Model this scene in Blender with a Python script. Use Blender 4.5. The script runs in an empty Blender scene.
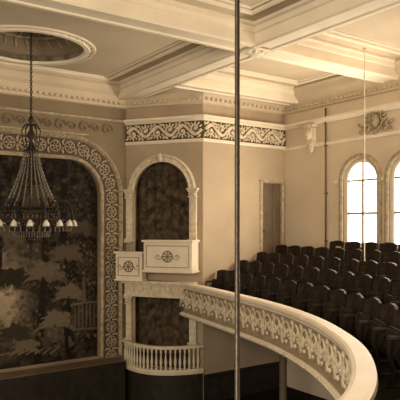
import bpy, bmesh, math, random
import numpy as np
from mathutils import Vector, Matrix, noise
random.seed(4)
scn=bpy.context.scene
col=scn.collection
PI=math.pi

# ------------------------------------------------------------ materials
def mat(name,c,rough=.7,var=.25,scale=4,bump=.15,metal=0,c2=None,spec=.3,detail=6):
    m=bpy.data.materials.new(name); m.use_nodes=True
    nt=m.node_tree; b=nt.nodes['Principled BSDF']
    tc=nt.nodes.new('ShaderNodeTexCoord'); n=nt.nodes.new('ShaderNodeTexNoise')
    n.inputs['Scale'].default_value=scale; n.inputs['Detail'].default_value=detail
    r=nt.nodes.new('ShaderNodeValToRGB')
    r.color_ramp.elements[0].position=.32; r.color_ramp.elements[1].position=.68
    d=c2 if c2 else tuple(x*(1-var) for x in c)
    r.color_ramp.elements[0].color=(*d,1); r.color_ramp.elements[1].color=(*c,1)
    nt.links.new(tc.outputs['Object'],n.inputs['Vector'])
    nt.links.new(n.outputs['Fac'],r.inputs['Fac']); nt.links.new(r.outputs['Color'],b.inputs['Base Color'])
    b.inputs['Roughness'].default_value=rough; b.inputs['Metallic'].default_value=metal
    b.inputs['Specular IOR Level'].default_value=spec
    if bump:
        n2=nt.nodes.new('ShaderNodeTexNoise'); n2.inputs['Scale'].default_value=scale*7
        nt.links.new(tc.outputs['Object'],n2.inputs['Vector'])
        bp=nt.nodes.new('ShaderNodeBump'); bp.inputs['Strength'].default_value=bump; bp.inputs['Distance'].default_value=.02
        nt.links.new(n2.outputs['Fac'],bp.inputs['Height']); nt.links.new(bp.outputs['Normal'],b.inputs['Normal'])
    return m
M_ceil=mat('plaster_ceiling',(.60,.475,.325),.8,.18,.7)
M_beam=mat('plaster_beam',(.78,.655,.485),.75,.12,1.5)
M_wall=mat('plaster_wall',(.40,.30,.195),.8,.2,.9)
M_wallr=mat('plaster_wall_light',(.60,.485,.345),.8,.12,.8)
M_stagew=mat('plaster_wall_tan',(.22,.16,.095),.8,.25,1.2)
M_orn=mat('plaster_relief',(.70,.575,.405),.6,.35,9)
M_orn2=mat('gilt_relief',(.46,.355,.23),.55,.45,12)
M_orn3=mat('tan_relief',(.42,.32,.20),.55,.5,12)
M_ground=mat('tan_ground',(.11,.076,.045),.8,.35,6)
M_parapet=mat('parapet_ground',(.33,.245,.155),.7,.25,6)
M_white=mat('ivory_paint',(.76,.64,.48),.55,.12,3)
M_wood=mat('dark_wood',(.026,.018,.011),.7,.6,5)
M_door=mat('door_wood',(.22,.155,.095),.5,.3,3)
M_leaf=mat('door_leaf_wood',(.15,.10,.06),.55,.3,3)
M_seat=mat('seat_upholstery',(.034,.023,.014),.7,.6,16,c2=(.008,.005,.003),spec=.15)
M_iron=mat('black_iron',(.022,.016,.01),.5,.4,10,metal=.2)
M_strand=mat('crystal_strand',(.16,.12,.075),.3,.6,30,spec=.6)
M_pole=mat('pole_iron',(.04,.029,.019),.4,.3,10,metal=.5)
M_polew=mat('pole_painted',(.6,.52,.4),.4,.1,10)
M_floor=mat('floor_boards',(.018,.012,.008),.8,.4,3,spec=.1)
M_drape_recess=mat('dark_drape_and_recess',(.11,.072,.039),.85,.6,6,c2=(.010,.0065,.0035),detail=10)
M_glassb=mat('lamp_glass',(.62,.54,.42),.25,.2,8)
M_bal=mat('ivory_balustrade',(.66,.55,.40),.5,.15,6)

def emit(name,c,s):
    m=bpy.data.materials.new(name); m.use_nodes=True; nt=m.node_tree
    b=nt.nodes['Principled BSDF']; b.inputs['Base Color'].default_value=(.8,.8,.8,1)
    n=nt.nodes.new('ShaderNodeTexNoise'); n.inputs['Scale'].default_value=1.5
    r=nt.nodes.new('ShaderNodeValToRGB'); r.color_ramp.elements[0].color=(*[x*.85 for x in c],1); r.color_ramp.elements[1].color=(*c,1)
    nt.links.new(n.outputs['Fac'],r.inputs['Fac']); nt.links.new(r.outputs['Color'],b.inputs['Emission Color'])
    b.inputs['Emission Strength'].default_value=s
    return m
M_win=emit('daylit_frosted_glass',(1,.95,.86),6)

# ------------------------------------------------------------ helpers
def meta(o,label=None,cat=None,kind=None,group=None):
    if label:o['label']=label
    if cat:o['category']=cat
    if kind:o['kind']=kind
    if group:o['group']=group
    return o
def setparent(o,root):
    o.parent=root; o.matrix_parent_inverse=Matrix.Translation(-Vector(root.location))
def mesh_obj(name,bm,m,origin=None,parent=None,smooth=False):
    bmesh.ops.recalc_face_normals(bm,faces=bm.faces[:])
    if origin is None:
        xs=[v.co for v in bm.verts]
        mn=Vector((min(v.x for v in xs),min(v.y for v in xs),min(v.z for v in xs)))
        mx=Vector((max(v.x for v in xs),max(v.y for v in xs),max(v.z for v in xs)))
        origin=(mn+mx)/2; origin.z=mn.z
    origin=Vector(origin)
    bmesh.ops.translate(bm,verts=bm.verts[:],vec=-origin)
    me=bpy.data.meshes.new(name); bm.to_mesh(me); bm.free()
    me.materials.append(m)
    if smooth:
        for p in me.polygons:p.use_smooth=True
    o=bpy.data.objects.new(name,me); o.location=origin; col.objects.link(o)
    if parent:setparent(o,parent)
    return o
def empty(name,loc):
    o=bpy.data.objects.new(name,None); o.location=loc; o.empty_display_size=.2; col.objects.link(o); return o
def wallM(ox,oy,ex,ey):
    e=Vector((ex,ey,0)).normalized(); n=e.cross(Vector((0,0,1)))
    return Matrix(((e.x,0,n.x,ox),(e.y,0,n.y,oy),(0,1,0,0),(0,0,0,1)))
def add_sweep(bm,path,prof,M=Matrix(),closed=False):
    n=len(path); P=[Vector((p[0],p[1])) for p in path]; rings=[]
    for i in range(n):
        if closed: a=P[i-1];b=P[(i+1)%n]
        else: a=P[max(i-1,0)];b=P[min(i+1,n-1)]
        t1=(P[i]-a); t2=(b-P[i])
        if t1.length<1e-9:t1=t2
        if t2.length<1e-9:t2=t1
        t1.normalize();t2.normalize()
        n1=Vector((-t1.y,t1.x));n2=Vector((-t2.y,t2.x)); m=(n1+n2)
        m=m.normalized() if m.length>1e-6 else n1
        sc=1/max(.35,m.dot(n1))
        rings.append([bm.verts.new(M@Vector((P[i].x+m.x*a_*sc,P[i].y+m.y*a_*sc,b_))) for a_,b_ in prof])
    k=len(prof)
    for i in range(n if closed else n-1):
        A=rings[i];B=rings[(i+1)%n]
        for j in range(k): bm.faces.new((A[j],A[(j+1)%k],B[(j+1)%k],B[j]))
    if not closed:
        bm.faces.new(rings[0]);bm.faces.new(rings[-1])
def sweep(name,path,prof,m,M=Matrix(),closed=False,**k):
    bm=bmesh.new(); add_sweep(bm,path,prof,M,closed); return mesh_obj(name,bm,m,**k)
def slab(name,outline,holes,th,m,M):
    cu=bpy.data.curves.new('tmp','CURVE'); cu.dimensions='2D'; cu.fill_mode='BOTH'; cu.extrude=th/2
    for loop in [outline]+holes:
        s=cu.splines.new('POLY'); s.points.add(len(loop)-1)
        for i,p in enumerate(loop): s.points[i].co=(p[0],p[1],0,1)
        s.use_cyclic_u=True
    o=bpy.data.objects.new('tmp',cu); col.objects.link(o)
    bpy.context.view_layer.update(); dg=bpy.context.evaluated_depsgraph_get()
    me=bpy.data.meshes.new_from_object(o.evaluated_get(dg))
    bm=bmesh.new(); bm.from_mesh(me); bpy.data.objects.remove(o)
    bmesh.ops.remove_doubles(bm,verts=bm.verts[:],dist=1e-5)
    bmesh.ops.translate(bm,verts=bm.verts[:],vec=(0,0,-th/2))
    bmesh.ops.transform(bm,matrix=M,verts=bm.verts[:])
    return mesh_obj(name,bm,m)
def box(bm,c,s,M=Matrix(),rz=0,bev=0):
    t=M@Matrix.Translation(c)@Matrix.Rotation(rz,4,'Z')@Matrix.Diagonal((*s,1))
    r=bmesh.ops.create_cube(bm,size=1,matrix=t)
    if bev:
        es={e for v in r['verts'] for e in v.link_edges}
        bmesh.ops.bevel(bm,geom=list(es),offset=bev,segments=2,affect='EDGES')
def ball(bm,c,s,M=Matrix(),rz=0,sub=1):
    t=M@Matrix.Translation(c)@Matrix.Rotation(rz,4,'Z')@Matrix.Diagonal((*s,1))
    bmesh.ops.create_icosphere(bm,subdivisions=sub,radius=1,matrix=t)
def tube(bm,pts,r,M=Matrix(),seg=6,closed=False):
    P=[M@Vector(p) for p in pts]; n=len(P); rings=[]
    up=None
    for i in range(n):
        if closed: t=P[(i+1)%n]-P[i-1]
        else: t=P[min(i+1,n-1)]-P[max(i-1,0)]
        t.normalize()
        if up is None:
            up=Vector((0,0,1)) if abs(t.z)<.9 else Vector((1,0,0))
        a=t.cross(up)
        if a.length<1e-4: a=t.cross(Vector((.3,.9,.1)))
        a.normalize(); b=a.cross(t).normalized(); up=b
        rr=r[i] if isinstance(r,(list,tuple)) else r
        rings.append([bm.verts.new(P[i]+a*rr*math.cos(2*PI*j/seg)+b*rr*math.sin(2*PI*j/seg)) for j in range(seg)])
    for i in range(n if closed else n-1):
        A=rings[i];B=rings[(i+1)%n]
        for j in range(seg): bm.faces.new((A[j],A[(j+1)%seg],B[(j+1)%seg],B[j]))
    if not closed: bm.faces.new(rings[0]);bm.faces.new(rings[-1])
def lathe(bm,prof,c,seg=24,M=Matrix()):
    rings=[[bm.verts.new(M@Vector((c[0]+max(r,.0005)*math.cos(2*PI*j/seg),c[1]+max(r,.0005)*math.sin(2*PI*j/seg),c[2]+z))) for j in range(seg)] for r,z in prof]
    for A,B in zip(rings,rings[1:]):
        for j in range(seg): bm.faces.new((A[j],A[(j+1)%seg],B[(j+1)%seg],B[j]))
def prism(bm,poly,z0,z1):
    a=[bm.verts.new((p[0],p[1],z0)) for p in poly]; b=[bm.verts.new((p[0],p[1],z1)) for p in poly]
    bm.faces.new(a);bm.faces.new(b)
    for i in range(len(poly)):
        j=(i+1)%len(poly); bm.faces.new((a[i],a[j],b[j],b[i]))
def arch_outline(u0,u1,v0,vs,seg=20):
    c=(u0+u1)/2;r=(u1-u0)/2
    return [(u1,v0)]+[(c+r*math.cos(PI*i/seg),vs+r*math.sin(PI*i/seg)) for i in range(seg+1)]+[(u0,v0)]
def spiral(bm,M_,cx,cy,r,turn,w,dirn=1,start=0,th=.02):
    pts=[(cx+r*(1-i/26)*math.cos(start+dirn*turn*2*PI*i/24),cy+r*(1-i/26)*math.sin(start+dirn*turn*2*PI*i/24),w) for i in range(25)]
    tube(bm,pts,th,M_)

ZF=-4.4; ZC=3.58; ZB=3.2
MS=wallM(0,13.45,1,0)              # stage wall, u = X
P0=Vector((7.05,13.45)); P1=Vector((8.25,11.69)); L=(P1-P0).length
MP=wallM(P0.x,P0.y,P1.x-P0.x,P1.y-P0.y)  # splayed wall
MD=wallM(0,11.69,1,0)              # door wall, u = X
MR=wallM(11,0,0,-1)                # window wall, u = -Y

# ------------------------------------------------------------ shell
bm=bmesh.new(); box(bm,(3,3.5,ZF-.1),(17,21,.2)); meta(mesh_obj('floor',bm,M_floor),kind='structure')

OL,OR_,OB,OT,RR=-2.3,6.31,-3.33,1.6,.85
def op_path():
    p=[(OR_,OB)]
    p+=[(OR_-RR+RR*math.cos(a),OT-RR+RR*math.sin(a)) for a in [PI/2*i/12 for i in range(13)]]
    p+=[(OL+RR+RR*math.cos(a),OT-RR+RR*math.sin(a)) for a in [PI/2+PI/2*i/12 for i in range(13)]]
    p+=[(OL,OB)]
    return p
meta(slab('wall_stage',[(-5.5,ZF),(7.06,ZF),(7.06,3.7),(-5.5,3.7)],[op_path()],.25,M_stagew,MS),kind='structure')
U0,U1=.24,1.76; US=.84
arch=arch_outline(U0,U1,-1.0,US)
lower=[(U0,-3.6),(U1,-3.6),(U1,-1.85),(U0,-1.85)]
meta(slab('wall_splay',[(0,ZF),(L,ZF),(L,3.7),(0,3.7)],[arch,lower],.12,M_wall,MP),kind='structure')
D0,D1,DB,DT=10.17,10.88,-1.15,1.14
meta(slab('wall_door',[(8.25,ZF),(11.3,ZF),(11.3,3.7),(8.25,3.7)],[[(D0,DB),(D1,DB),(D1,DT),(D0,DT)]],.2,M_wall,MD),kind='structure')
WIN=[(8.60,9.64),(7.26,8.30),(5.92,6.96)]
wh=[arch_outline(-b,-a,-.52,1.59-.52) for a,b in WIN]
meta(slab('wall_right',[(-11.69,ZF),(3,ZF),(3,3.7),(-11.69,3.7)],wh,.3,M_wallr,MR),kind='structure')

def recess(name,u0,u1,v0,v1,dep,m):
    bm=bmesh.new()
    for c,s in [(((u0+u1)/2,(v0+v1)/2,-dep),(u1-u0+.1,v1-v0,.04)),((u0-.06,(v0+v1)/2,-dep/2-.06),(.04,v1-v0,dep-.1)),((u1+.06,(v0+v1)/2,-dep/2-.06),(.04,v1-v0,dep-.1)),
                (((u0+u1)/2,v1+.02,-dep/2-.06),(u1-u0+.1,.04,dep-.1)),(((u0+u1)/2,v0-.02,-dep/2-.06),(u1-u0+.1,.04,dep-.1))]:
        box(bm,c,s,MP)
    return mesh_obj(name,bm,m)
meta(recess('wall_niche',U0,U1,-1.2,1.8,.75,M_drape_recess),kind='structure')
meta(recess('wall_niche_lower',U0,U1,-3.7,-1.8,.75,M_drape_recess),kind='structure')
for nm,v0,v1,lab in (('drape',-1.15,1.75,'dark patterned drape filling the arched box opening'),('drape',-3.65,-1.85,'dark sheet standing in for the shade of the recess behind the lower box balustrade')):  # second one is an added dark sheet that paints in the recess shade
    bm=bmesh.new(); n=60; A=[];Bv=[]
    for i in range(n+1):
        u=U0-.02+(U1-U0+.04)*i/n; w=-.30+.02*math.sin(i*.7)+.015*math.sin(i*.3)
        A.append(bm.verts.new(MP@Vector((u,v0,w))));Bv.append(bm.verts.new(MP@Vector((u,v1,w))))
    for i in range(n): bm.faces.new((A[i],A[i+1],Bv[i+1],Bv[i]))
    meta(mesh_obj(nm,bm,M_drape_recess,smooth=True),lab,'curtain')

# ------------------------------------------------------------ ceiling
CX,CY,CR=3.89,11.50,1.08
circ=lambda r,n=64:[(CX+r*math.cos(2*PI*i/n),CY+r*math.sin(2*PI*i/n)) for i in range(n)]
meta(slab('ceiling',[(-5.5,-6),(11.3,-6),(11.3,13.7),(-5.5,13.7)],[circ(CR)],.15,M_ceil,Matrix.Translation((0,0,ZC+.15))),kind='structure')
bm=bmesh.new(); lathe(bm,[(CR,0),(CR,.14),(CR*.93,.15),(CR*.93,.22),(CR*.8,.42),(CR*.55,.58),(CR*.25,.66),(0,.68)],(CX,CY,ZC),64)
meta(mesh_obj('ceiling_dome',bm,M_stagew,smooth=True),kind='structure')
tn=[0]
def trim(bm,m,smooth=False):
    tn[0]+=1; return meta(mesh_obj('trim_%d'%tn[0],bm,m,smooth=smooth),kind='structure')
bm=bmesh.new()
for r,h,w in((CR+.03,.05,.07),(CR+.17,.03,.04)):
    add_sweep(bm,circ(r),[(-w,0),(w,0),(w*.6,-h),(-w*.6,-h)],Matrix.Translation((0,0,ZC)),True)
for i in range(40):
    a=2*PI*i/40; ball(bm,(CX+(CR+.1)*math.cos(a),CY+(CR+.1)*math.sin(a),ZC-.01),(.035,.035,.03))
trim(bm,M_beam)
bm=bmesh.new()
for i in range(24):
    a=2*PI*i/24
    tube(bm,[(CX+r*math.cos(a+k),CY+r*math.sin(a+k),ZC+z) for r,z,k in ((CR*.9,.25,0),(CR*.8,.40,.06),(CR*.68,.48,-.05),(CR*.55,.56,0))],.02)
tube(bm,[(CX+CR*.75*math.cos(2*PI*i/48),CY+CR*.75*math.sin(2*PI*i/48),ZC+.43) for i in range(48)],.025,closed=True)
trim(bm,M_orn2)
def beam(p0,p1,w=.5):
    bm=bmesh.new(); h=w/2
    prof=[(-h-.13,ZC),(-h-.13,ZC-.05),(-h-.07,ZC-.07),(-h-.04,ZC-.14),(-h,ZC-.16),(-h,ZB+.03),(-h+.03,ZB),(-h+.10,ZB),(-h+.12,ZB+.025),
          (h-.12,ZB+.025),(h-.10,ZB),(h-.03,ZB),(h,ZB+.03),(h,ZC-.16),(h+.04,ZC-.14),(h+.07,ZC-.07),(h+.13,ZC-.05),(h+.13,ZC)]
    add_sweep(bm,[p0,p1],prof); trim(bm,M_beam)
beam((7.0,-6),(7.0,13.42)); beam((-5.5,8.2),(6.87,8.2)); beam((7.13,8.2),(10.98,8.2)); beam((7.13,11.25),(10.98,11.25),.42); beam((7.13,4.6),(10.98,4.6)); beam((-5.5,4.6),(6.87,4.6))
bm=bmesh.new(); box(bm,(7,8.2,ZB-.01),(.5,.5,.03),bev=.01); ball(bm,(7,8.2,ZB-.03),(.15,.15,.05),sub=2)
for i in range(8):
    a=i*PI/4; ball(bm,(7+.16*math.cos(a),8.2+.16*math.sin(a),ZB-.03),(.07,.035,.03),rz=a)
trim(bm,M_beam)
def rect(x0,y0,x1,y1): return [(x0,y0),(x1,y0),(x1,y1),(x0,y1)]
bm=bmesh.new()
pm=[(-.06,0),(-.05,-.03),(0,-.05),(.05,-.03),(.06,0)]
for R in (rect(7.7,8.9,10.4,10.6),rect(7.7,5.3,10.4,7.5),rect(-1,5.3,6.3,7.5),rect(1.2,8.95,6.3,12.95)):
    add_sweep(bm,R,pm,Matrix.Translation((0,0,ZC)),True)
    x0,y0=R[0];x1,y1=R[2]
    add_sweep(bm,rect(x0+.16,y0+.16,x1-.16,y1-.16),[(a*.5,b*.6) for a,b in pm],Matrix.Translation((0,0,ZC)),True)
trim(bm,M_beam)
room=[(-5.5,13.45),(7.05,13.45),(8.25,11.69),(11,11.69),(11,-3)]
crown=[(0,ZC),(-.42,ZC),(-.42,ZC-.06),(-.34,ZC-.10),(-.26,ZC-.22),(-.16,ZC-.30),(-.10,ZC-.42),(-.06,ZC-.50),(-.06,ZC-.56),(0,ZC-.58)]
bm=bmesh.new(); add_sweep(bm,room,crown); trim(bm,M_ceil)
bm=bmesh.new()   # dentils
for Mx,u0,u1 in ((MS,2,6.9),(MP,.1,L),(MD,8.25,10.9),(MR,-11.5,-6)):
    n=int((u1-u0)/.14)
    for i in range(n): box(bm,(u0+(i+.5)*(u1-u0)/n,ZC-.47,.09),(.07,.06,.08),Mx)
trim(bm,M_ceil)

sub=[(7.05,13.45),(8.25,11.69),(11,11.69),(11,-3)]
bm=bmesh.new()
add_sweep(bm,sub,[(0,2.58),(-.05,2.58),(-.09,2.62),(-.15,2.65),(-.15,2.70),(-.05,2.73),(0,2.73)])
add_sweep(bm,sub[:3],[(0,2.06),(-.04,2.06),(-.07,2.10),(-.05,2.14),(0,2.15)])
trim(bm,M_white)
bm=bmesh.new(); add_sweep(bm,[(11,11.69),(11,-3)],[(0,2.02),(-.04,2.02),(-.06,2.06),(-.04,2.1),(0,2.1)]); trim(bm,M_white)
bm=bmesh.new(); add_sweep(bm,sub[:3],[(0,2.15),(-.02,2.15),(-.02,2.58),(0,2.58)]); trim(bm,M_ground)
def scroll(bm,Mx,u0,u1,v0,v1,n):
    # running acanthus scroll: one undulating stem, curls in every swell
    p=(u1-u0)/n; vc=(v0+v1)/2; A=.12
    tube(bm,[(u0+p*i/16,vc+A*math.sin(PI*i/16),.05) for i in range(n*16+1)],.04,Mx)
    for k in range(n):
        s=1 if k%2==0 else -1; c=u0+p*(k+.5)
        spiral(bm,Mx,c,vc-s*.035,.115,1.4,.055,s,PI/2*s,.026)
        ball(bm,(c,vc-s*.035,.06),(.045,.045,.04),Mx)
        for a in range(5):
            t=s*(-PI*.15-PI*.7*a/4); ball(bm,(c+.155*math.cos(t),vc-s*.02+.14*math.sin(t),.04),(.055,.026,.03),Mx,rz=t)
        for q in(-1,1):
            ball(bm,(c+q*p*.28,vc+s*.165,.04),(.075,.028,.03),Mx,rz=-q*s*.6)
        ball(bm,(u0+p*k,vc+s*.15,.04),(.03,.065,.03),Mx); ball(bm,(u0+p*k,vc-s*.15,.04),(.065,.03,.03),Mx,rz=.7*s)
bm=bmesh.new(); scroll(bm,MP,.06,L-.02,2.15,2.58,6); trim(bm,M_orn,True)
bm=bmesh.new(); scroll(bm,MD,8.28,10.95,2.15,2.58,8); trim(bm,M_orn,True)

# ------------------------------------------------------------ proscenium frame
op=op_path()
bm=bmesh.new()
add_sweep(bm,op,[(.0,-.2),(.0,.06),(-.04,.09),(-.09,.06),(-.10,0),(-.10,-.01)],MS)
add_sweep(bm,op,[(-.50,0),(-.51,.06),(-.56,.11),(-.61,.08),(-.64,.0)],MS)
trim(bm,M_orn3)
bm=bmesh.new(); add_sweep(bm,op,[(-.10,0),(-.10,.02),(-.51,.02),(-.51,0)],MS); trim(bm,M_ground)
def resample(path,step,off=0):
    P=[Vector(p) for p in path]; d=[0]
    for a,b in zip(P,P[1:]): d.append(d[-1]+(b-a).length)
    n=int((d[-1])/step); out=[]
    for k in range(n+1):
        s=min(d[-1],k*d[-1]/n); i=0
        while i<len(P)-2 and d[i+1]<s:i+=1
        t=(P[i+1]-P[i]).normalized(); q=P[i]+t*(s-d[i]); out.append((q+Vector((-t.y,t.x))*off,t))
    return out
bm=bmesh.new()
RO=RR+.305
midp=[(OR_+.305,OB)]+[(OR_-RR+RO*math.cos(PI/2*i/12),OT-RR+RO*math.sin(PI/2*i/12)) for i in range(13)]+[(0,OT+.305)]
for q,t in resample(midp,.36):
    n_=Vector((-t.y,t.x)); th=math.atan2(t.y,t.x)
    tube(bm,[(q.x+.13*math.cos(2*PI*i/14),q.y+.13*math.sin(2*PI*i/14),.035) for i in range(14)],.018,MS,5,True)
    for a in range(6):
        b=th+a*PI/3; ball(bm,(q.x+.07*math.cos(b),q.y+.07*math.sin(b),.045),(.045,.024,.03),MS,rz=b)
    ball(bm,(q.x,q.y,.06),(.035,.035,.035),MS)
    m_=q+t*.18
    for s in(-1,1):
        ball(bm,(m_.x+n_.x*s*.13,m_.y+n_.y*s*.13,.04),(.07,.03,.03),MS,rz=th+PI/2+.5*s)
        c=m_+n_*s*.06; ball(bm,(c.x,c.y,.04),(.03,.05,.03),MS,rz=th)
trim(bm,M_orn2,True)
bm=bmesh.new() # beads outer
outp=[(OR_+.56,OB)]+[(OR_-RR+(RR+.56)*math.cos(PI/2*i/12),OT-RR+(RR+.56)*math.sin(PI/2*i/12)) for i in range(13)]+[(1,OT+.56)]
for q,t in resample(outp,.11): ball(bm,(q.x,q.y,.1),(.035,.035,.03),MS)
trim(bm,M_orn2,True)
bm=bmesh.new()
for k in range(6):
    x=6.5-k*.62; spiral(bm,MS,x,2.42,.16,1.3,.03,1,0); spiral(bm,MS,x-.31,2.42,.12,1.3,.03,-1,PI)
trim(bm,M_stagew,True)
bm=bmesh.new(); add_sweep(bm,[(-5.5,2.66),(6.99,2.66)],[(-.03,0),(-.02,.05),(.03,.08),(.05,0)],MS); add_sweep(bm,[(-5.5,2.24),(6.0,2.24)],[(-.02,0),(-.01,.03),(.02,.03),(.02,0)],MS); trim(bm,M_orn2)

# painted curtain
W_,H_=430,250
X0,X1,Z0,Z1=-2.4,6.4,-3.4,1.7
arr=np.zeros((H_,W_,3),np.float32)
for j in range(H_):
    z=Z0+(Z1-Z0)*j/(H_-1)
    for i in range(W_):
        x=X0+(X1-X0)*i/(W_-1)
        n1=noise.noise(Vector((x*1.3,z*1.3,0)));n2=noise.noise(Vector((x*5,z*5,3)));n3=noise.noise(Vector((x*14,z*14,7)))
        v=.024+.016*n1+.02*n2+.025*n3
        g=math.exp(-(((x-4.0)/.38)**2+((z+1.75)/.75)**2))*.24+math.exp(-(((x-3.2)/.8)**2+((z+.9)/1.0)**2))*.12
        g+=math.exp(-(((x-5.2)/.6)**2+((z+2.6)/.35)**2))*.05+math.exp(-(((x-4.6)/.5)**2+((z+.5)/.6)**2))*.03
        v+=g*(1+.5*n2)
        v=max(.008,v); arr[j,i]=(v*1.0,v*.74,v*.47)
def stamp(x,z,r,c,al=1.0):
    i0=(x-X0)/(X1-X0)*(W_-1); j0=(z-Z0)/(Z1-Z0)*(H_-1); ri=r/(X1-X0)*(W_-1)
    for j in range(int(j0-ri),int(j0+ri)+2):
        for i in range(int(i0-ri),int(i0+ri)+2):
            if 0<=i<W_ and 0<=j<H_ and (i-i0)**2+(j-j0)**2<=max(ri,.7)**2:
                arr[j,i]=arr[j,i]*(1-al)+np.array((c,c*.74,c*.47))*al
def stroke(x0,z0,x1,z1,r0,r1,c,al=1,bend=0):
    n=int(math.hypot(x1-x0,z1-z0)/.012)+2
    for k in range(n+1):
        t=k/n; stamp(x0+(x1-x0)*t+bend*math.sin(PI*t),z0+(z1-z0)*t,r0+(r1-r0)*t,c,al)
def frond(x,z,ln,a,c):
    for k in range(14):
        t=k/13; px=x+ln*t*math.cos(a); pz=z+ln*t*math.sin(a)-ln*.45*t*t
        for s in(-1,1):
            aa=a+s*1.1-t*.6; l2=ln*.28*(1-t*.7)
            stroke(px,pz,px+l2*math.cos(aa),pz+l2*math.sin(aa)-.02,.012,.008,c,.8)
def palm(x,z,ln,c,n=8):
    for k in range(n): frond(x,z,ln*random.uniform(.75,1.1),PI*(.02+.96*k/(n-1))+random.uniform(-.1,.1),c)
stroke(4.75,-3.3,4.95,1.2,.10,.05,.012,1,.08); stroke(5.6,-3.2,5.45,1.5,.12,.08,.012,1,-.1); stroke(3.6,-3.2,3.9,1.0,.07,.05,.012,1,.1)
for _ in range(420):
    x=random.uniform(2.5,6.3);z=random.uniform(-.8,1.6); stamp(x,z,random.uniform(.02,.07),random.choice((.008,.015,.03,.065)),.6)
for _ in range(420):
    x=random.uniform(4.3,6.3);z=random.uniform(-3.2,-.4); stamp(x,z,random.uniform(.015,.05),random.choice((.01,.02,.05,.12)),.6)
for _ in range(70):
    x=random.uniform(3.7,4.4);z=random.uniform(-2.6,-1.1); stamp(x,z,random.uniform(.02,.06),random.choice((.03,.06,.25)),.5)
palm(4.15,-1.35,.65,.02,9);palm(4.9,-1.2,.6,.09,9);palm(5.45,-.75,.55,.07,8);palm(4.2,-2.6,.5,.03,9);palm(5.2,-2.35,.5,.11,9);palm(3.9,-.2,.5,.08,8);palm(5.9,-.1,.45,.06,8);palm(4.8,.6,.6,.05,8)
palm(4.45,-2.9,.4,.10,7);palm(5.55,-1.7,.45,.10,8)
for k in range(6): stroke(5.72+k*.1,-2.55,5.72+k*.1,-2.0,.022,.015,.08,.8)
stroke(5.65,-1.97,6.3,-1.95,.025,.025,.10,.8); stroke(5.65,-2.6,6.3,-2.62,.03,.03,.09,.8)
stroke(5.95,-1.9,5.95,-1.3,.06,.02,.08,.8)
for k in range(7): stroke(3.9+k*.2,-3.0-.02*k,4.1+k*.2,-2.98,.02,.015,.13,.6)
bm=bmesh.new(); grid=[[bm.verts.new((X0+(X1-X0)*i/(W_-1),13.62,Z0+(Z1-Z0)*j/(H_-1))) for i in range(W_)] for j in range(H_)]
for j in range(H_-1):
    for i in range(W_-1): bm.faces.new((grid[j][i],grid[j][i+1],grid[j+1][i+1],grid[j+1][i]))
mc=bpy.data.materials.new('painted_canvas'); mc.use_nodes=True
at=mc.node_tree.nodes.new('ShaderNodeVertexColor'); at.layer_name='Col'
mc.node_tree.links.new(at.outputs['Color'],mc.node_tree.nodes['Principled BSDF'].inputs['Base Color'])
mc.node_tree.nodes['Principled BSDF'].inputs['Roughness'].default_value=.9
mc.node_tree.nodes['Principled BSDF'].inputs['Specular IOR Level'].default_value=.1
cur=mesh_obj('stage_curtain',bm,mc)
ca=cur.data.color_attributes.new('Col','FLOAT_COLOR','POINT')
ca.data.foreach_set('color',np.concatenate([arr.reshape(-1,3),np.ones((W_*H_,1),np.float32)],1).ravel())
meta(cur,'dark painted stage curtain with palms and misty garden','stage curtain')

# stage apron
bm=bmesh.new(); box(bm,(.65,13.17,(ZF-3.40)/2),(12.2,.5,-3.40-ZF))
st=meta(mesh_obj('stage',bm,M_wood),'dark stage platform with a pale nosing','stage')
bm=bmesh.new(); add_sweep(bm,[(-5.4,12.93),(6.74,12.93)],[(0.5,-3.40),(.5,-3.37),(-.02,-3.37),(-.02,-3.39),(0,-3.40)]); mesh_obj('nosing',bm,M_leaf,parent=st)

# ------------------------------------------------------------ box niche trim
bm=bmesh.new()
ap=arch_outline(U0,U1,US,US)[1:-1]
add_sweep(bm,ap,[(.0,-.1),(.0,.05),(-.03,.07),(-.07,.05),(-.08,.02),(-.13,.02),(-.15,.06),(-.19,.03),(-.19,0),(0,-.0)],MP)
trim(bm,M_orn)
def pilaster(u,w,v0,v1):
    bm=bmesh.new()
    box(bm,(u,(v0+v1)/2,.05),(w,v1-v0,.10),MP,bev=.008)
    box(bm,(u,(v0+v1)/2,.105),(w*.5,v1-v0-.3,.02),MP)
    for k,(vv,ww,hh) in enumerate(((v1+.02,w+.05,.04),(v1+.07,w+.10,.05),(v1-.12,w+.04,.03),(v0+.05,w+.06,.1))):
        box(bm,(u,vv,.07),(ww,hh,.16),MP,bev=.006)
    for k in range(-1,2): ball(bm,(u+k*w*.35,v1-.05,.13),(w*.2,.05,.03),MP)
    return trim(bm,M_orn)
pilaster(.12,.16,-.45,US-.02); pilaster(U1+.13,.18,-.45,US-.02)
pilaster(.12,.16,-3.0,-1.9); pilaster(U1+.13,.18,-3.0,-1.9)
bm=bmesh.new(); ball(bm,((U0+U1)/2,US+.86,.07),(.07,.12,.06),MP,sub=2); 
for s in(-1,1): spiral(bm,MP,(U0+U1)/2+s*.12,US+.83,.06,1.2,.06,s,0,.015)
trim(bm,M_orn,True)
def medallion(bm,Mx,u,v,w,r):
    tube(bm,[(u+r*math.cos(2*PI*i/20),v+r*math.sin(2*PI*i/20),w) for i in range(20)],.016,Mx,5,True)
    ball(bm,(u,v,w),(r*.35,r*.35,.02),Mx)
    for k in range(8):
        b=k*PI/4; ball(bm,(u+r*.6*math.cos(b),v+r*.6*math.sin(b),w),(r*.3,r*.14,.015),Mx,rz=b)
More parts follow.
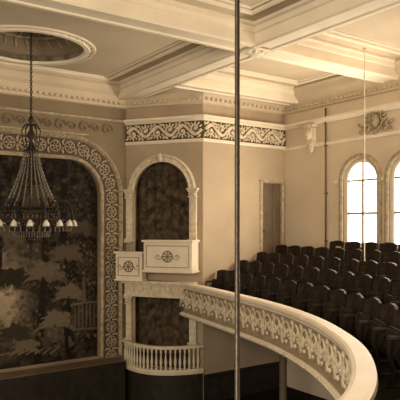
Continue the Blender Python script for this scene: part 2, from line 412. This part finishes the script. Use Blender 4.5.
def boxfront(name,u0,u1,v0,v1,w0,w1,lab):
    bm=bmesh.new(); box(bm,((u0+u1)/2,(v0+v1)/2,(w0+w1)/2),(u1-u0,v1-v0,w1-w0),MP,bev=.01)
    root=meta(mesh_obj(name,bm,M_white),lab,'theater box')
    bm=bmesh.new(); box(bm,((u0+u1)/2,v1+.025,(w0+w1)/2+.02),(u1-u0+.08,.05,w1-w0+.06),MP,bev=.012); mesh_obj('cap',bm,M_white,parent=root)
    bm=bmesh.new(); box(bm,((u0+u1)/2,v0-.02,(w0+w1)/2+.01),(u1-u0+.05,.05,w1-w0+.04),MP,bev=.01); mesh_obj('base_moulding',bm,M_white,parent=root)
    bm=bmesh.new(); add_sweep(bm,[(u0+.08,v0+.09),(u1-.08,v0+.09),(u1-.08,v1-.09),(u0+.08,v1-.09)],[(-.012,0),(-.008,.02),(.008,.02),(.012,0)],MP@Matrix.Translation((0,0,w1)),True)
    for s in (-1,1):
        c=(u0+u1)/2; spiral(bm,MP,c+s*.25,(v0+v1)/2,.09,1.2,w1+.01,s,0 if s<0 else PI,.012)
    mesh_obj('panel_moulding',bm,M_orn2,parent=root)
    bm=bmesh.new(); medallion(bm,MP,(u0+u1)/2,(v0+v1)/2,w1+.012,.13); mesh_obj('medallion',bm,M_door,parent=root,smooth=True)
    return root
boxfront('theater_box',.74,L-.10,-1.12,-.42,.04,.48,'ivory panelled theater box front with round medallion')
boxfront('theater_box',-.06,.68,-1.36,-.72,.20,.45,'lower stepped ivory box front with round medallion')
bm=bmesh.new(); box(bm,((U0+U1)/2,-1.62,.1),(U1-U0+.36,.3,.2),MP); box(bm,((U0+U1)/2,-1.44,.15),(U1-U0+.46,.07,.32),MP,bev=.015); box(bm,((U0+U1)/2,-1.79,.11),(U1-U0+.38,.05,.24),MP,bev=.01)
for k in range(14):
    u=U0-.1+k*.125; tube(bm,[(u+.05*math.cos(2*PI*i/10),-1.61+.09*math.sin(2*PI*i/10),.205) for i in range(10)],.013,MP,5,True)
trim(bm,M_orn)

# lower curved balustrade
arcp=[]
for i in range(25):
    t=i/24; u=-.02+(L+.02)*t; w=.06+.60*math.sin(PI*t)**.8
    arcp.append((u,w))
def toW(u,w): v=MP@Vector((u,0,w)); return (v.x,v.y)
arcW=[toW(u,w) for u,w in arcp]
broot=empty('balustrade',(arcW[12][0],arcW[12][1],-3.62)); meta(broot,'ivory curved balustrade of turned balusters below the box','balustrade')
sweep('handrail',arcW,[(-.07,-3.00),(-.08,-2.97),(-.05,-2.93),(.05,-2.93),(.08,-2.97),(.07,-3.0)],M_bal,parent=broot)
sweep('base_rail',arcW,[(-.07,-3.62),(-.08,-3.55),(-.05,-3.50),(.05,-3.50),(.08,-3.55),(.07,-3.62)],M_bal,parent=broot)
bm=bmesh.new(); lathe(bm,[(0,0),(.03,0),(.03,.03),(.016,.05),(.034,.14),(.036,.2),(.018,.32),(.014,.38),(.025,.42),(.03,.46),(.03,.5),(0,.5)],(0,0,0),10)
bal0=mesh_obj('baluster',bm,M_bal,origin=(0,0,0),smooth=True)
pts=resample(arcW,.112)[1:-1]
for k,(q,t) in enumerate(pts):
    o=bal0 if k==0 else bal0.copy()
    if k: col.objects.link(o)
    o.location=(q.x,q.y,-3.5); setparent(o,broot)
poly=[toW(u,max(.02,w-.02)) for u,w in arcp]
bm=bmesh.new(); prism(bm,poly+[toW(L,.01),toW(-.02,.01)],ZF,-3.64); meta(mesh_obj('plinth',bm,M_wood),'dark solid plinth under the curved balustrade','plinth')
bm=bmesh.new(); add_sweep(bm,[(8.27,11.69),(11,11.69)],[(0,ZF),(-.06,ZF),(-.06,-3.78),(-.09,-3.75),(-.09,-3.70),(0,-3.70)])
for k in range(6): box(bm,(8.5+k*.45,-4.05,.07),(.34,.5,.02),MD)
trim(bm,M_wood)

# ------------------------------------------------------------ right wall details
for k,(a,b) in enumerate(WIN[:2]):
    vs=1.07; u0,u1=-b,-a; bm=bmesh.new()
    o=arch_outline(u0+.02,u1-.02,-.50,vs)
    add_sweep(bm,o,[(0,-.16),(0,-.06),(.07,-.06),(.07,-.16)],MR,True)
    root=meta(mesh_obj('window_%d'%(k+1),bm,M_white),kind='structure')
    bm=bmesh.new(); c=(u0+u1)/2
    box(bm,(c,.3,-.11),(.045,1.55,.05),MR); box(bm,(c,.28,-.10),(u1-u0-.06,.055,.06),MR); box(bm,(c,vs,-.11),(u1-u0-.06,.045,.05),MR)
    box(bm,(c,vs+.25,-.11),(.035,.5,.04),MR)
    mesh_obj('sash',bm,M_orn2,parent=root)
    bm=bmesh.new(); bm.faces.new([bm.verts.new(MR@Vector((p[0],p[1],-.14))) for p in o]); mesh_obj('pane',bm,M_win,parent=root)
    bm=bmesh.new(); ol=arch_outline(u0,u1,-.5,vs); add_sweep(bm,ol,[(0,-.02),(0,.04),(-.04,.06),(-.10,.04),(-.12,0)],MR)
    box(bm,(c,-.55,.06),(u1-u0+.24,.07,.16),MR,bev=.01); mesh_obj('casing',bm,M_orn2,parent=root)
bm=bmesh.new()
add_sweep(bm,[(11,9.9),(11,9.76)],[(0,1.03),(-.05,1.03),(-.05,1.1),(0,1.1)])
add_sweep(bm,[(11,8.48),(11,8.42)],[(0,1.03),(-.05,1.03),(-.05,1.1),(0,1.1)])
trim(bm,M_white)
bm=bmesh.new(); tube(bm,[(10.95,10.16,-1.25),(10.95,10.16,2.95)],.024); 
for z in (-.4,.8,2.0): box(bm,(10.965,10.16,z),(.06,.08,.03))
meta(mesh_obj('wall_pipe',bm,M_leaf,smooth=True),'slim brown pipe clipped upright to the plaster wall','pipe')
bm=bmesh.new(); u=-10.62
box(bm,(u,2.54,.10),(.34,.08,.24),MR,bev=.01); box(bm,(u,2.28,.07),(.24,.46,.18),MR,bev=.03); ball(bm,(u,2.33,.18),(.12,.15,.08),MR,sub=2); ball(bm,(u,2.04,.09),(.08,.18,.07),MR,sub=2); spiral(bm,MR,u-.08,2.44,.07,1,.2,1,0,.02); spiral(bm,MR,u+.08,2.44,.07,1,.2,-1,PI,.02)
meta(mesh_obj('corbel',bm,M_orn,smooth=False),'scrolled plaster corbel on the window wall frieze','corbel')
bm=bmesh.new(); u=-8.63;v=2.36
ball(bm,(u,v+.04,.06),(.12,.16,.09),MR,sub=2)
tube(bm,[(u+.17*math.cos(2*PI*i/20),v+.04+.21*math.sin(2*PI*i/20),.05) for i in range(20)],.025,MR,6,True)
for k in range(9):
    a=PI*k/8; ball(bm,(u+.24*math.cos(a),v+.05+.22*math.sin(a),.05),(.10,.035,.04),MR,rz=a)
for s in(-1,1):
    spiral(bm,MR,u+s*.27,v-.1,.13,1.2,.06,s,PI/2,.032); ball(bm,(u+s*.42,v-.02,.05),(.13,.045,.04),MR,rz=s*.5); ball(bm,(u+s*.38,v-.15,.05),(.12,.04,.04),MR,rz=-s*.3)
ball(bm,(u,v-.2,.05),(.06,.10,.05),MR)
meta(mesh_obj('wall_ornament',bm,M_orn3,smooth=True),'large shell cartouche with scrolls in plaster on the frieze','ornament')

droot=empty('door_1',((D0+D1)/2,11.69,DB)); meta(droot,kind='structure')
bm=bmesh.new(); add_sweep(bm,[(D1,DB),(D1,DT),(D0,DT),(D0,DB)],[(.02,-.05),(.02,.02),(-.03,.05),(-.08,.03),(-.08,0)],MD); mesh_obj('casing',bm,M_orn2,parent=droot)
bm=bmesh.new(); box(bm,((D0+D1)/2,(DB+DT)/2,-.08),(D1-D0,DT-DB,.04),MD)
for v0,v1 in((DB+.12,DB+.8),(DB+.95,DB+1.7),(DB+1.8,DT-.1)):
    for s in(-1,1): box(bm,((D0+D1)/2+s*.17,(v0+v1)/2,-.055),(.24,v1-v0,.02),MD,bev=.008)
lf=mesh_obj('door_leaf',bm,M_leaf,parent=droot)
bm=bmesh.new(); ball(bm,(D0+.08,DB+1.0,-.02),(.03,.03,.03),MD,sub=2); kn=mesh_obj('knob',bm,M_iron); kn.parent=lf; kn.matrix_parent_inverse=Matrix.Translation(-Vector(lf.location))

# ------------------------------------------------------------ balcony
ctrl=[(8.12,12.4),(7.98,11.87),(7.62,9.79),(7.19,7.77),(6.60,6.24),(5.94,5.09),(5.31,4.27),(4.48,3.50),(3.72,3.00),(2.9,2.62),(2.1,2.34),(1.1,2.16),(0,2.1),(-1.2,2.2),(-2.4,2.5)]
def cr(P,n=10):
    out=[]
    for i in range(1,len(P)-2):
        p0,p1,p2,p3=[Vector(p) for p in P[i-1:i+3]]
        for k in range(n):
            t=k/n; out.append(.5*((2*p1)+(-p0+p2)*t+(2*p0-5*p1+4*p2-p3)*t*t+(-p0+3*p1-3*p2+p3)*t**3))
    out.append(Vector(P[-2])); return out
curve=[q for q,t in resample(cr(ctrl),.16)]
ZR=-1.41
def clampb(bm):
    for v in bm.verts:
        v.co.x=min(v.co.x,10.99)
        if v.co.x>8.2: v.co.y=min(v.co.y,11.68)
TZ=[-2.02,-1.80,-1.61,-1.44,-1.30]; TO=[.52,1.15,1.79,2.43,3.05]
tiers=[(-.1,-2.18),(9,-2.18),(9,TZ[4]),(2.76,TZ[4]),(2.76,TZ[3]),(2.12,TZ[3]),(2.12,TZ[2]),(1.48,TZ[2]),(1.48,TZ[1]),(.84,TZ[1]),(.84,TZ[0]),(-.1,TZ[0])]
bm=bmesh.new(); add_sweep(bm,curve,tiers); clampb(bm)
meta(mesh_obj('floor_balcony',bm,M_floor),kind='structure')
proot=empty('balcony_parapet',(curve[0].x,curve[0].y,-2.2)); meta(proot,'ivory curved balcony parapet with palmette relief and wide cap','balcony railing')
sweep('parapet_wall',curve,[(-.22,-2.2),(-.22,-2.13),(-.17,-2.1),(-.15,-1.52),(-.05,-1.50),(-.05,-2.2)],M_parapet,parent=proot)
sweep('rail_cap',curve,[(-.23,-1.50),(-.25,-1.46),(-.24,-1.42),(-.20,-1.405),(-.06,-1.405),(-.01,-1.42),(.0,-1.46),(-.03,-1.50)],M_white,parent=proot,smooth=False)
sweep('base_moulding',curve,[(-.23,-2.22),(-.26,-2.19),(-.26,-2.15),(-.22,-2.12),(-.17,-2.12),(-.17,-2.22)],M_white,parent=proot)
sweep('upper_moulding',curve,[(-.20,-1.55),(-.21,-1.52),(-.19,-1.50),(-.15,-1.50),(-.15,-1.56)],M_white,parent=proot)
bm=bmesh.new()
for q,t in resample(curve,.40):
    if (q.x<2.5): continue
    N=Vector((-t.y,t.x)); F=q-N*.165
    Mx=Matrix(((t.x,0,-N.x,F.x),(t.y,0,-N.y,F.y),(0,1,0,0),(0,0,0,1)))
    tube(bm,[(.19*math.cos(PI*i/12),-2.03+.40*math.sin(PI*i/12),.01) for i in range(13)],.022,Mx,5)
    for k in range(7):
        a=PI*(.12+.76*k/6); ln=.10 if k%2 else .13
        ball(bm,(ln*1.05*math.cos(a),-1.96+ln*1.35*math.sin(a),.015),(ln*.7,.026,.022),Mx,rz=a)
    ball(bm,(0,-1.97,.02),(.045,.045,.03),Mx)
    spiral(bm,Mx,.2,-1.63,.07,1.0,.01,1,-PI/2,.016); spiral(bm,Mx,.2,-2.0,.05,1.0,.01,-1,PI/2,.015)
    ball(bm,(.2,-1.78,.015),(.035,.09,.02),Mx)
mesh_obj('palmette_relief',bm,M_orn,parent=proot,smooth=True)
bm=bmesh.new()
for q,t in resample(curve,.09):
    if q.x<2.5: continue
    N=Vector((-t.y,t.x)); F=q-N*.25; ball(bm,(F.x,F.y,-2.17),(.03,.03,.03))
meta(mesh_obj('bead_edge',bm,M_orn,parent=proot,smooth=True),kind='stuff')

for (x,y) in ((8.6,9.2),(7.9,6.6)):
    bm=bmesh.new(); lathe(bm,[(0,0),(.16,0),(.16,.1),(.1,.16),(.085,.3),(.075,1.95),(.12,2.05),(.15,2.1),(.15,2.2),(0,2.2)],(x,y,ZF),16)
    meta(mesh_obj('column',bm,M_leaf,smooth=True),'slim iron column carrying the balcony','column',group='balcony columns')

# ------------------------------------------------------------ seats
def build_seat():
    root=empty('theater_chair',(0,0,0)); ch=[]
    bm=bmesh.new()
    nx,nz=8,6
    def pt(i,j,off):
        x=-.25+.5*i/nx; t=j/nz; z=.30+.58*t+(.04*math.cos(PI*(i/nx-.5)) if j==nz else 0)
        return Vector((x,.15+.07*t-.05*(2*i/nx-1)**2+off,z))
    F=[[bm.verts.new(pt(i,j,0)) for i in range(nx+1)] for j in range(nz+1)]
    K=[[bm.verts.new(pt(i,j,.045)) for i in range(nx+1)] for j in range(nz+1)]
    for j in range(nz):
        for i in range(nx):
            bm.faces.new((F[j][i],F[j][i+1],F[j+1][i+1],F[j+1][i])); bm.faces.new((K[j][i],K[j+1][i],K[j+1][i+1],K[j][i+1]))
    for j in range(nz):
        bm.faces.new((F[j][0],F[j+1][0],K[j+1][0],K[j][0])); bm.faces.new((F[j][nx],K[j][nx],K[j+1][nx],F[j+1][nx]))
    for i in range(nx):
        bm.faces.new((F[nz][i],F[nz][i+1],K[nz][i+1],K[nz][i])); bm.faces.new((F[0][i],K[0][i],K[0][i+1],F[0][i+1]))
    ch.append(mesh_obj('backrest',bm,M_seat,origin=(0,0,0)))
    bm=bmesh.new(); box(bm,(0,.04,.50),(.44,.09,.38),bev=.03); ch.append(mesh_obj('folding_seat',bm,M_seat,origin=(0,0,0)))
    for s in(-1,1):
        bm=bmesh.new(); x=s*.262
        tube(bm,[(x,-.14,0),(x,-.08,.2),(x,-.15,.42),(x,-.13,.6)],.014); tube(bm,[(x,.18,0),(x,.10,.2),(x,.15,.42),(x,.2,.62)],.014); tube(bm,[(x,-.08,.2),(x,.10,.2)],.012)
        tube(bm,[(x,.03+.09*math.cos(2*PI*i/12),.42+.12*math.sin(2*PI*i/12)) for i in range(12)],.010,seg=5,closed=True)
        box(bm,(x,0,.01),(.04,.38,.02)); ch.append(mesh_obj('side_frame',bm,M_iron,origin=(0,0,0)))
        bm=bmesh.new(); box(bm,(x,.02,.62),(.04,.32,.035),bev=.012); ch.append(mesh_obj('armrest',bm,M_wood,origin=(0,0,0)))
    for c in ch: c.parent=root
    return root,ch
sroot,sch=build_seat()
meta(sroot,'dark upholstered folding theater chair on the balcony tier','theater chair',group='balcony theater chairs')
first=True; cnt=0
s_,c_=.5725,.82
PP=Vector((9.45,7.72))
for off,zf in zip(TO,TZ):
    smp=resample([tuple(p) for p in curve],.03)
    rowp=[(q+Vector((-t.y,t.x))*off,Vector((-t.y,t.x))) for q,t in smp]
    last=None; row=[]
    for p,N in rowp:
        if p.y>11.40 or p.x>10.72: continue
        if last is None or (p-last).length>=.57:
            last=p; d=s_*p.x+c_*p.y; r=c_*p.x-s_*p.y
            if d<2 or r/d>.42: continue
            if (p-PP).length<.34: continue
            row.append((p,N))
    for p,N in row:
        if first: o=sroot;first=False
        else:
            o=sroot.copy(); col.objects.link(o)
            for c in sch:
                cc=c.copy(); cc.parent=o; col.objects.link(cc)
        o.location=(p.x,p.y,zf); o.rotation_euler=(0,0,math.atan2(N.y,N.x)-PI/2); cnt+=1
print('seats',cnt)

# ------------------------------------------------------------ poles
bm=bmesh.new(); lathe(bm,[(.0,0),(.035,0),(.035,.02),(.0130,.04),(.0110,4.9),(.03,4.94),(.03,4.985),(0,4.985)],(1.70,2.13,ZR+.005),14)
meta(mesh_obj('iron_pole',bm,M_pole,smooth=True),'slender dark iron pole from the balcony cap to ceiling','pole')
bm=bmesh.new(); lathe(bm,[(.0,0),(.04,0),(.04,.02),(.012,.05),(.009,5.15),(.03,5.17),(.03,5.185),(0,5.185)],(PP.x,PP.y,TZ[2]+.002),12)
meta(mesh_obj('painted_pole',bm,M_polew,smooth=True),'thin pale pole rising from among the balcony seats','pole')

# ------------------------------------------------------------ chandelier
cx,cy=CX,CY
ch=empty('chandelier',(cx,cy,-.5)); meta(ch,'dark iron chandelier with conical strands and ring of glass lamps','chandelier')
bm=bmesh.new(); lathe(bm,[(0,4.24),(.1,4.24),(.09,4.14),(.03,4.08),(0,4.06)],(cx,cy,0),16); mesh_obj('ceiling_rose',bm,M_iron,parent=ch,smooth=True)
bm=bmesh.new(); z=4.08;k=0
while z>2.18:
    pts=[(.022*math.cos(2*PI*i/10)*(1 if k%2 else 0),.022*math.cos(2*PI*i/10)*(0 if k%2 else 1),.037*math.sin(2*PI*i/10)) for i in range(10)]
    tube(bm,[(cx+p[0],cy+p[1],z+p[2]) for p in pts],.009,seg=5,closed=True); z-=.052;k+=1
mesh_obj('chain',bm,M_iron,parent=ch)
bm=bmesh.new(); lathe(bm,[(0,2.2),(.03,2.18),(.06,2.10),(.02,2.02),(.04,1.9),(.09,1.8),(.03,1.70),(.05,1.6),(.11,1.52),(.12,1.47),(.03,1.40),(.02,.8),(.06,.7),(.02,.6),(.02,.1)],(cx,cy,0),16); mesh_obj('stem',bm,M_iron,parent=ch,smooth=True)
def ring(r,z,th,n=40):
    bm=bmesh.new(); tube(bm,[(cx+r*math.cos(2*PI*i/n),cy+r*math.sin(2*PI*i/n),z) for i in range(n)],th,closed=True); mesh_obj('ring',bm,M_iron,parent=ch,smooth=True)
ring(.14,1.48,.015);ring(.56,.34,.022);ring(.56,.22,.016);ring(.78,.10,.022);ring(.78,.00,.016);ring(.36,-.12,.014);ring(.30,.85,.010)
bm=bmesh.new()
for i in range(20):
    a=2*PI*i/20
    pr=((.13,1.48),(.20,1.15),(.31,.83),(.43,.55),(.56,.34))
    tube(bm,[(cx+r*math.cos(a),cy+r*math.sin(a),zz) for r,zz in pr],.008,seg=5)
    for (r0,z0),(r1,z1) in zip(pr,pr[1:]):
        for t in (.0,.25,.5,.75):
            r=r0+(r1-r0)*t; zz=z0+(z1-z0)*t; ball(bm,(cx+r*math.cos(a),cy+r*math.sin(a),zz),(.016,.016,.024))
for i in range(44):   # pendants under the rings
    a=2*PI*i/44
    for r,z0,n in ((.56,.20,4),(.78,-.03,3),(.36,-.14,3)):
        for k in range(n): ball(bm,(cx+r*math.cos(a),cy+r*math.sin(a),z0-.042*k),(.016,.016,.022))
# bead swags between the two main rings
for i in range(18):
    for k in range(7):
        t=k/6; a=2*PI*(i+t)/18; r=.56+.0*t; rr=.80
        ball(bm,(cx+rr*math.cos(a),cy+rr*math.sin(a),.06-.10*math.sin(PI*t)),(.014,.014,.018))
meta(mesh_obj('crystal_strands',bm,M_strand,parent=ch),kind='stuff')
bm=bmesh.new()
for i in range(18):
    a=2*PI*(i+.5)/18; ca_,sa_=math.cos(a),math.sin(a)
    R=Matrix(((ca_,0,-sa_,cx),(sa_,0,ca_,cy),(0,1,0,0),(0,0,0,1)))
    tube(bm,[(.56,.34,0),(.64,.45,0),(.74,.42,0),(.81,.28,0),(.83,.12,0)],.016,R,5)
    tube(bm,[(.56,.22,0),(.64,.12,0),(.72,.10,0),(.83,.12,0)],.014,R,5)
    spiral(bm,R,.68,.27,.08,1.3,0,1,0,.013)
    tube(bm,[(.56,.22,0),(.48,.04,0),(.36,-.12,0),(.14,-.24,0),(.02,-.28,0)],.013,R,5)
    tube(bm,[(.56,.34,0),(.58,.44,0),(.54,.54,0),(.49,.48,0)],.013,R,5)
for i in range(10):   # curled crown arms
    a=2*PI*i/10
    tube(bm,[(cx+r*math.cos(a),cy+r*math.sin(a),zz) for r,zz in((.03,2.0),(.11,2.02),(.19,1.90),(.17,1.72),(.13,1.48))],.010,seg=5)
meta(mesh_obj('arms',bm,M_iron,parent=ch),kind='stuff')
bm=bmesh.new(); lathe(bm,[(.02,-.20),(.12,-.24),(.09,-.33),(.03,-.40),(.045,-.46),(0,-.56)],(cx,cy,0),14); mesh_obj('finial',bm,M_iron,parent=ch,smooth=True)
bm=bmesh.new(); lathe(bm,[(.018,.08),(.03,.06),(.05,.03),(.068,-.04),(.060,-.045),(.04,-.0),(.0,.03)],(0,0,0),12); sh=mesh_obj('lamp_shade',bm,M_glassb,origin=(0,0,0),smooth=True)
for i in range(18):
    a=2*PI*(i+.5)/18; o=sh if i==0 else sh.copy()
    if i: col.objects.link(o)
    o.location=(cx+.85*math.cos(a),cy+.85*math.sin(a),.02); setparent(o,ch)

# ------------------------------------------------------------ light
w=bpy.data.worlds.new('World'); scn.world=w; w.use_nodes=True
bg=w.node_tree.nodes['Background']; bg.inputs[0].default_value=(1,.87,.68,1); bg.inputs[1].default_value=1.05
def area(loc,tgt,size,e,c=(1,.88,.70)):
    l=bpy.data.lights.new('daylight_and_fill','AREA'); l.size=size; l.energy=e; l.color=c
    o=bpy.data.objects.new('daylight_and_fill',l); o.location=loc; o.rotation_euler=(Vector(tgt)-Vector(loc)).to_track_quat('-Z','Y').to_euler(); col.objects.link(o)
area((-2.5,1,1.2),(11,9,1.5),2.5,620)  # added lamp for supposed windows opposite, aimed to brighten the right wall
area((9.0,-2,-.2),(9,8,3.4),2.0,200)  # fill lamp added out of view to brighten the right side and ceiling
for a,b in WIN: 
    area((10.6,(a+b)/2,.6),(5,(a+b)/2+1,1.8),1.0,110)

# ------------------------------------------------------------ camera
cam=bpy.data.cameras.new('Camera'); co=bpy.data.objects.new('Camera',cam); col.objects.link(co)
cam.sensor_width=36; cam.lens=580/400*36; cam.shift_y=.0625; cam.clip_start=.05
co.location=(0,0,0); co.rotation_euler=(PI/2,0,-math.atan2(.5725,.82)); scn.camera=co
scn.view_settings.view_transform='Standard'
